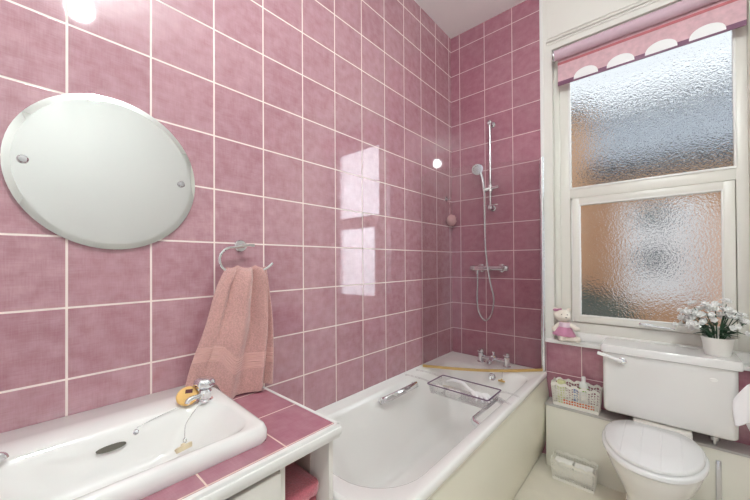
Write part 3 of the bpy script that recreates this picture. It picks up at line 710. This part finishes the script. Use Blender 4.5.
# ------------------------------------------------------------------ lace baskets
def lace_basket(name, label, x0, x1, y0, y1, z0, h, flare, group, nx, nz):
    t = thing(name, label, 'basket', ((x0+x1)/2, (y0+y1)/2, z0), group)
    bm = bm_()
    W, D = x1-x0, y1-y0; ny = max(4, int(nx*D/W)); per = 2*(nx+ny)
    def pt(i, j):
        i %= per; v = j/nz; e = flare*v
        if i < nx: u = i/nx; p = (x0-e+(W+2*e)*u, y0-e); k = i/nx*5
        elif i < nx+ny: u = (i-nx)/ny; p = (x1+e, y0-e+(D+2*e)*u); k = (i-nx)/ny*2
        elif i < 2*nx+ny: u = (i-nx-ny)/nx; p = (x1+e-(W+2*e)*u, y1+e); k = (i-nx-ny)/nx*5
        else: u = (i-2*nx-ny)/ny; p = (x0-e, y1+e-(D+2*e)*u); k = (i-2*nx-ny)/ny*2
        top = h*(1 + .13*abs(math.sin(PI*k)) - .06)
        return (p[0], p[1], z0+.004+(top-.004)*v)
    V = [[bm.verts.new(pt(i, j)) for i in range(per)] for j in range(nz+1)]
    holes = []
    for j in range(nz):
        for i in range(per):
            a, b, c, d = V[j][i], V[j][(i+1) % per], V[j+1][(i+1) % per], V[j+1][i]
            if not 0 < j < nz-1: bm.faces.new((a, b, c, d)); continue
            m = (a.co+b.co+c.co+d.co)/4; q = .70 + .14*((i*7+j*5) % 3)/2
            inn = [bm.verts.new(m+(w.co-m)*q) for w in (a, b, c, d)]
            for e in range(4): bm.faces.new(((a, b, c, d)[e], (a, b, c, d)[(e+1) % 4], inn[(e+1) % 4], inn[e]))
    o = O('lace_side', bm, 'lace', t, smooth=False)
    md = o.modifiers.new('thick', 'SOLIDIFY'); md.thickness = .003; md.offset = 0
    # rosettes on the front
    bm = bm_()
    for k in range(5):
        cx = x0 + W*(k+.5)/5; cz = z0+h*.62; yy = y0-flare*.62-.0014
        for rr in (.017, .009):
            tube(bm, [(cx+rr*math.cos(2*PI*q/20), yy, cz+rr*math.sin(2*PI*q/20)) for q in range(20)], .0018, 6, closed=True)
    O('rosettes', bm, 'lace', t)
    bm = bm_(); box(bm, x0+.001, x1-.001, y0+.001, y1-.001, z0, z0+.004); O('base', bm, 'lace', t)
    return t
lace_basket('lace_basket', 'cream lace basket of toiletries on the ledge beside the cistern', .742, .972, -.114, -.024, .4365, .135, .010, 'cream lace baskets', 17, 9)
lace_basket('lace_basket', 'cream lace basket with toilet rolls on the floor by the bath', .762, 1.0*.962, -.238, -.136, FL+.0005, .115, .008, 'cream lace baskets', 16, 9)
bo = thing('toiletry_bottle', 'white bottle with a green label standing in the upper lace basket', 'bottle', (.893, -.060, .441))
bm = bm_(); loft(bm, [[Vector((.893+rx*math.cos(2*PI*k/24), -.060+ry*math.sin(2*PI*k/24), z)) for k in range(24)] for rx, ry, z in ((.022,.016,.4412),(.024,.018,.446),(.024,.018,.575),(.020,.015,.590),(.010,.010,.597))]); O('flask', bm, 'bottle', bo)
bm = bm_(); lathe(bm, [(0,0),(.011,0),(.011,.026),(.009,.029),(0,.029)], (.893,-.060,.5975)); O('cap', bm, 'bottle', bo)
bm = bm_(); loft(bm, [[Vector((.893+.0246*math.cos(2*PI*k/24), -.060+.0186*math.sin(2*PI*k/24), z)) for k in range(24)] for z in (.540,.560)], False, False); O('label', bm, 'green', bo)
bm = bm_(); box(bm, .790, .950, -.109, -.088, .4412, .478, .008, 3); tag(O('sponge', bm, 'orange', ang=60), 'red-orange sponge lying at the bottom of the upper lace basket', 'sponge')
bm = bm_(); box(bm, .845, .868, -.106, -.084, .479, .555, .005, 3); tag(O('razor_box', bm, 'blue'), 'small blue plastic box in the middle of the upper lace basket', 'box')
bm = bm_(); box(bm, .754, .800, -.084, -.050, .4412, .580, .008, 3); tag(O('tube', bm, 'lime'), 'pale lime pack at the bath end of the upper lace basket', 'pack')
for x0, x1, lab in ((.768, .858, 'white toilet roll nearer the bath in the lower lace basket'), (.866, .956, 'white toilet roll nearer the toilet in the lower lace basket')):
    t = thing('toilet_roll', lab, 'toilet roll', ((x0+x1)/2, -.187, FL+.006), 'toilet rolls in the lace basket')
    bm = bm_(); lathe(bm, [(.019,0),(.048,0),(.050,.003),(.050,x1-x0-.003),(.048,x1-x0),(.019,x1-x0)], (x0, -.184, FL+.0575), (1,0,0), 40); O('paper', bm, 'paper', t)
    bm = bm_(); lathe(bm, [(.0185,0),(.0185,x1-x0)], (x0+.0005, -.184, FL+.0575), (1,0,0), 24); O('core', bm, 'boxing', t)

# ------------------------------------------------------------------ potted white flowers
pl = thing('potted_flowers', 'white artificial flowers in a white pot on the cistern lid', 'plant', (1.445, -.105, .868))
PX, PY = 1.445, -.105
bm = bm_(); lathe(bm, [(0,0),(.042,0),(.044,.004),(.055,.074),(.057,.078),(.057,.086),(.053,.086),(.050,.070),(0,.068)], (PX, PY, .8685), n=40); O('pot', bm, 'pot', pl)
fo = bm_(); tips = []
for k in range(33):
    a = random.uniform(0, 2*PI); r = .145*math.sqrt(random.random()); h = 1.005 + .095*(1-(r/.15)**2) + random.uniform(-.035, .025)
    tip = Vector((PX+r*math.cos(a), min(PY+.72*r*math.sin(a), .005), h)); tips.append(tip)
    tube(fo, bez([(PX+.02*math.cos(a), PY+.02*math.sin(a), .94), ((PX+tip.x)/2, (PY+tip.y)/2, .985+.02*random.random()), tip], 5), .0013, 5)
def leaf(bm, base, d, L, w):
    d = d.normalized(); x, y = frame_of(d); up = y if y.z > 0 else -y; x = d.cross(up)
    rows = []
    for i in range(6):
        t = i/5; ww = w*math.sin(PI*(.08+.90*t))**.8; c = base + d*L*t - Vector((0,0,1))*L*.25*t*t
        rows.append([c - x*ww + up*ww*.25, c, c + x*ww + up*ww*.25])
    loft(bm, rows, False, False, False)
for k in range(46):
    a = random.uniform(0, 2*PI); e = random.uniform(-.1, .8); b = Vector((PX+.03*math.cos(a), PY+.03*math.sin(a), .955+.05*random.random()))
    leaf(fo, b, Vector((math.cos(a), .6*math.sin(a), e)), random.uniform(.03, .065), random.uniform(.006, .011))
fo = O('foliage', fo, 'leaf', pl, ang=60); md = fo.modifiers.new('thick', 'SOLIDIFY'); md.thickness = .0012; md.offset = 0
bm = bm_()
for k in range(10):
    a = 2*PI*k/5; d = Vector((math.cos(a), math.sin(a), .30)); x = Vector((-math.sin(a), math.cos(a), 0))
    if k >= 5: d = Vector((math.cos(a+.6)*.7, math.sin(a+.6)*.7, .75)); x = Vector((-math.sin(a+.6), math.cos(a+.6), 0))*.8
    rows = [[d*L - x*w + Vector((0,0,.0015)), d*L, d*L + x*w + Vector((0,0,.0015))] for L, w in ((.001,.0015),(.005,.0055),(.010,.0075),(.014,.0055),(.0165,.0012))]
    loft(bm, rows, False, False, False)
b0 = O('blossom', bm, 'petal', pl, ang=60); md = b0.modifiers.new('thick', 'SOLIDIFY'); md.thickness = .001
cnt = 0
for tip in tips:
    for q in range(3):
        b = b0 if cnt == 0 else b0.copy()
        if cnt: COL.objects.link(b)
        p = tip + Vector((random.uniform(-.026,.026), random.uniform(-.022,.022), random.uniform(-.022,.022)))
        p.y = min(p.y, .010)
        out = (p - Vector((PX, PY, .97))).normalized() + Vector((random.uniform(-.4,.4), random.uniform(-.8,0), random.uniform(-.2,.5)))
        b.rotation_euler = out.to_track_quat('Z', 'Y').to_euler()
        b.location = p - Vector(pl.location); b.matrix_parent_inverse = Matrix.Identity(4)
        sc = random.uniform(.80, 1.15); b.scale = (sc, sc, sc); cnt += 1

# ------------------------------------------------------------------ soft toy on the sill
ty = thing('soft_toy', 'cream plush toy in a mauve dress sitting on the window sill', 'soft toy', (.79, -.0, .8165))
def grow(bm, k=1.22, kh=1.22):
    for v in bm.verts: v.co = Vector((.785 + (v.co.x-.785)*k, .000 + (v.co.y-.015)*1.0 - .012, .8170 + (v.co.z-.8170)*(1.0 + .06)))
def plush(name, mat, balls, vox=.0035, lab=None, par=ty):
    bm = bm_()
    for c, r, rot in balls: ball(bm, c, r, rot)
    grow(bm)
    o = O(name, bm, mat, par, ang=180)
    md = o.modifiers.new('one_skin', 'REMESH'); md.mode = 'VOXEL'; md.voxel_size = vox; md.use_smooth_shade = True
    sm = o.modifiers.new('soft', 'SMOOTH'); sm.factor = .5; sm.iterations = 4
    if lab: o['label'] = lab
    return o
RY = lambda a: Matrix.Rotation(a, 3, 'Y'); RX = lambda a: Matrix.Rotation(a, 3, 'X'); RZ = lambda a: Matrix.Rotation(a, 3, 'Z')
plush('body', 'plush', [((.782,.012,.852),(.034,.030,.040),None), ((.785,.006,.900),(.026,.024,.040),None)])
hd = plush('head', 'plush', [((.776,.000,.970),(.040,.034,.036),RY(.15)), ((.796,-.022,.962),(.024,.020,.020),None), ((.748,.006,1.000),(.011,.007,.016),RY(-.7)), ((.806,.008,1.002),(.011,.007,.016),RY(.6))], .003)
for ex in (.781, .806):
    bm = bm_(); ball(bm, (ex,-.0305,.977), .0035, u=10, v=8); grow(bm); O('eye', bm, 'dark', hd)
bm = bm_(); ball(bm, (.803,-.0425,.962), (.005,.003,.003), u=10, v=8); grow(bm); O('nose', bm, 'dark', hd)
bm = bm_(); tube(bm, bez([(.745,-.012,.998), (.762,-.026,1.004), (.778,-.018,1.008)], 5), .005, 8); ball(bm, (.752,-.020,1.000), (.014,.007,.008)); grow(bm); O('hair_bow', bm, 'plushpink', hd)
bm = bm_(); lathe(bm, [(0,.0),(.050,.0),(.052,.004),(.044,.022),(.032,.048),(.026,.070),(.024,.078),(0,.080)], (.784,.005,.850), (.05,.02,1), 40)
for v in bm.verts:
    a = math.atan2(v.co.y-.005, v.co.x-.784); k = max(0, (.885-v.co.z)/.035); v.co.x += math.cos(a)*.003*k*math.sin(a*12); v.co.y += math.sin(a)*.003*k*math.sin(a*12)
grow(bm); dr = O('dress', bm, 'plushpink', ty, ang=80)
bm = bm_(); lathe(bm, [(.0,0),(.030,0),(.030,.004),(.0265,.026),(0,.027)], (.789,.000,.902), (.05,.02,1), 30); grow(bm); O('bodice', bm, 'plushw', dr)
plush('arm', 'plush', [((.758,-.004,.905),(.013,.013,.026),RY(.55)), ((.743,-.010,.885),(.013,.013,.018),None)], .003)
plush('arm', 'plush', [((.818,-.002,.912),(.028,.013,.013),RY(.45)), ((.842,-.006,.898),(.018,.013,.012),RY(.3))], .003)
plush('leg', 'plush', [((.780,-.020,.8345),(.018,.030,.016),RZ(.15)), ((.783,-.030,.838),(.016,.018,.018),None)], .003)
plush('leg', 'plush', [((.815,-.010,.8345),(.036,.019,.015),RZ(-.25)), ((.848,-.016,.838),(.016,.017,.018),None)], .003)

# ------------------------------------------------------------------ white lily in a vase on the ledge, mostly out of frame
ly = thing('lily_vase', 'white fabric petals reaching past the cistern at the right edge', 'flower', (1.72, -.065, .4365))
bm = bm_(); lathe(bm, [(0,0),(.034,0),(.042,.02),(.046,.07),(.036,.13),(.028,.15),(.032,.16),(.028,.16),(.024,.14),(0,.03)], (1.72,-.065,.4367)); O('vase', bm, 'pot', ly)
bm = bm_(); tube(bm, bez([(1.72,-.065,.48), (1.715,-.080,.64), (1.69,-.12,.76), (1.65,-.16,.79)], 8), .004, 8); O('stem', bm, 'leaf', ly)
def petal(P, ws, side, thick=.0025):
    bm = bm_(); C = bez(P, 6); rows = []
    for i, c in enumerate(C):
        t = i/(len(C)-1); w = 0
        for (t0, w0), (t1, w1) in zip(ws, ws[1:]):
            if t0 <= t <= t1: w = w0+(w1-w0)*(t-t0)/(t1-t0)
        sd = Vector(side); d = (C[min(i+1, len(C)-1)]-C[max(i-1, 0)]).normalized(); nn = d.cross(sd).normalized()
        rows.append([c + sd*w*u - nn*w*.28*(1-u*u) for u in (-1,-.75,-.5,-.25,0,.25,.5,.75,1)])
    loft(bm, rows, False, False, False)
    o = O('petal', bm, 'lily', ly, ang=70); md = o.modifiers.new('thick', 'SOLIDIFY'); md.thickness = thick; return o
W7 = [(0,.006),(.2,.036),(.5,.052),(.74,.046),(.90,.020),(1,.0005)]
petal([(1.645,-.180,.800), (1.615,-.225,.795), (1.560,-.255,.755), (1.510,-.262,.680), (1.482,-.262,.600)], W7, Vector((.72,-.45,-.50)).normalized())
petal([(1.650,-.160,.790), (1.625,-.190,.760), (1.585,-.205,.690), (1.560,-.210,.600), (1.555,-.212,.540)], W7, Vector((.80,-.5,.15)).normalized())
petal([(1.660,-.160,.800), (1.700,-.200,.790), (1.740,-.230,.740), (1.760,-.250,.670)], W7, Vector((.5,.6,.3)).normalized())
petal([(1.660,-.155,.805), (1.690,-.130,.840), (1.740,-.110,.850), (1.790,-.100,.820)], W7, Vector((.0,.9,.1)).normalized())

# ------------------------------------------------------------------ ceiling lamp
cl = thing('ceiling_lamp', 'round white globe ceiling lamp reflected high on the pink tiles', 'lamp', (1.346, -2.067, ZC))
LX, LY, LZ = 1.346, -2.067, 2.85
bm = bm_(); lathe(bm, [(0,0),(.060,0),(.060,.012),(.020,.030),(.010,.034),(.010,ZC-LZ-.062),(.030,ZC-LZ-.060),(.030,ZC-LZ-.050),(0,ZC-LZ-.050)], (LX,LY,ZC-.001), (0,0,-1), 40); O('stem', bm, 'lampw', cl)
bm = bm_(); ball(bm, (LX,LY,LZ), .063, u=40, v=28); O('globe', bm, 'lampe', cl)

# ------------------------------------------------------------------ outside, blurred by the glass
sbox('ground', 'ground', -4, 6, .26, 9, -2.6, -2.5)
nh = thing('neighbouring_house', 'orange brick house with slate roof behind the frosted window', 'house', (1.2, 2.8, -2.5))
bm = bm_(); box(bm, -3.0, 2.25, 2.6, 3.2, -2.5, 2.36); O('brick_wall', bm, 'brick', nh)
bm = bm_(); box(bm, .90, 1.62, 2.56, 2.60, .85, 2.02); lbl(O('white_window_frame', bm, 'white_ext', nh), 'white window frame')
for z in (1.20, 1.70):
    bm = bm_(); box(bm, 1.06, 1.32, 2.555, 2.559, z, z+.27); O('pane', bm, 'pane', nh)
bm = bm_(); box(bm, .1, 2.35, 2.43, 2.6, 2.31, 2.50); O('gutter', bm, 'gutter', nh)
bm = bm_(); loft(bm, [[(-.05,2.5,2.46), (-.05,2.62,2.46), (-.05,4.6,3.75), (-.05,4.5,3.75)], [(2.4,2.5,2.46), (2.4,2.62,2.46), (2.4,4.6,3.75), (2.4,4.5,3.75)]]); O('roof', bm, 'slate', nh)
bm = bm_(); box(bm, -.05, 2.4, 4.42, 4.62, 3.70, 3.92); O('ridge', bm, 'gutter', nh)
bm = bm_(); box(bm, .15, .56, 2.30, 2.70, -2.5, 3.15); O('chimney', bm, 'brick', nh)
bm = bm_(); box(bm, .10, .62, 2.25, 2.75, 3.10, 3.25); O('chimney_cap', bm, 'gutter', nh)
bm = bm_(); box(bm, 1.65, 2.25, 2.35, 2.59, -2.5, 1.85); O('rendered_wall', bm, 'render', nh)
bm = bm_(); ball(bm, (.52, 1.75, .52), (.62,.32,.50), u=40, v=28)
for v in bm.verts: v.co += Vector((random.uniform(-.04,.04), random.uniform(-.04,.04), random.uniform(-.04,.04)))
box(bm, .3,.5,1.70,1.80,-2.5,.3)
tag(O('shrub', bm, 'hedge'), 'dull green shrub behind the lower frosted pane', 'shrub')

# ------------------------------------------------------------------ sky, exposure, camera
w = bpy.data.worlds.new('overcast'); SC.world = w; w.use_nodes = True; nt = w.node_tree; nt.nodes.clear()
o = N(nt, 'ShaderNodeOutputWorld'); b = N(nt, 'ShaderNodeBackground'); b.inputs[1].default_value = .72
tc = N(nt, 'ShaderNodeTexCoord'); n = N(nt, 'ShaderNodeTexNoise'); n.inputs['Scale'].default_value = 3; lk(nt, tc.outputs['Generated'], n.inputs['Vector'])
# thin cloud, plus an unseen bright lobe added at the side to lift tile reflections
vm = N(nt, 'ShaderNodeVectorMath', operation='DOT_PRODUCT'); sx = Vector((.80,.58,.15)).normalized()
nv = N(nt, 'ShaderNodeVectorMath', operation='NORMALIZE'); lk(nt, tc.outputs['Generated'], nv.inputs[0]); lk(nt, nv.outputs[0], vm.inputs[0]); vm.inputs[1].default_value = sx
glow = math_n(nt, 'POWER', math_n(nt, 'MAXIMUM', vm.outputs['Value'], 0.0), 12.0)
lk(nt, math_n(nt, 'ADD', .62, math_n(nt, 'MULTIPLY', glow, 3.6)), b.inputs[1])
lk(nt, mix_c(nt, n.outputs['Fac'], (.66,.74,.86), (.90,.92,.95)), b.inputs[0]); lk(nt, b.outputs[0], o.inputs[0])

cam = bpy.data.cameras.new('camera'); co = bpy.data.objects.new('camera', cam); COL.objects.link(co); SC.camera = co
f, yaw, pit, rol = 322.8693, .725, .0071, -.0058
cam.sensor_width = 36; cam.sensor_fit = 'HORIZONTAL'; cam.lens = f*36/750; cam.shift_y = 9.88/750; cam.clip_start = .02
def ray(x, y, z):
    c, s = math.cos(rol), math.sin(rol); x, z = c*x-s*z, s*x+c*z
    c, s = math.cos(pit), math.sin(pit); y, z = c*y-s*z, s*y+c*z
    c, s = math.cos(yaw), math.sin(yaw); x, y = c*x-s*y, s*x+c*y
    return Vector((x, y, z))
R = Matrix((ray(1,0,0), ray(0,0,1), -ray(0,1,0))).transposed()
co.matrix_world = Matrix.Translation((6.2388*S, -11.7012*S, 1.32)) @ R.to_4x4()
SC.view_settings.view_transform = 'Standard'; SC.view_settings.look = 'None'
SC.view_settings.gamma = 1; SC.view_settings.use_curve_mapping = False
SC.view_settings.exposure = 1.02
cy = SC.cycles
cy.max_bounces = 14; cy.diffuse_bounces = 7; cy.glossy_bounces = 6; cy.transmission_bounces = 10; cy.transparent_max_bounces = 16
cy.sample_clamp_indirect = 8; cy.use_denoising = True; cy.blur_glossy = .5
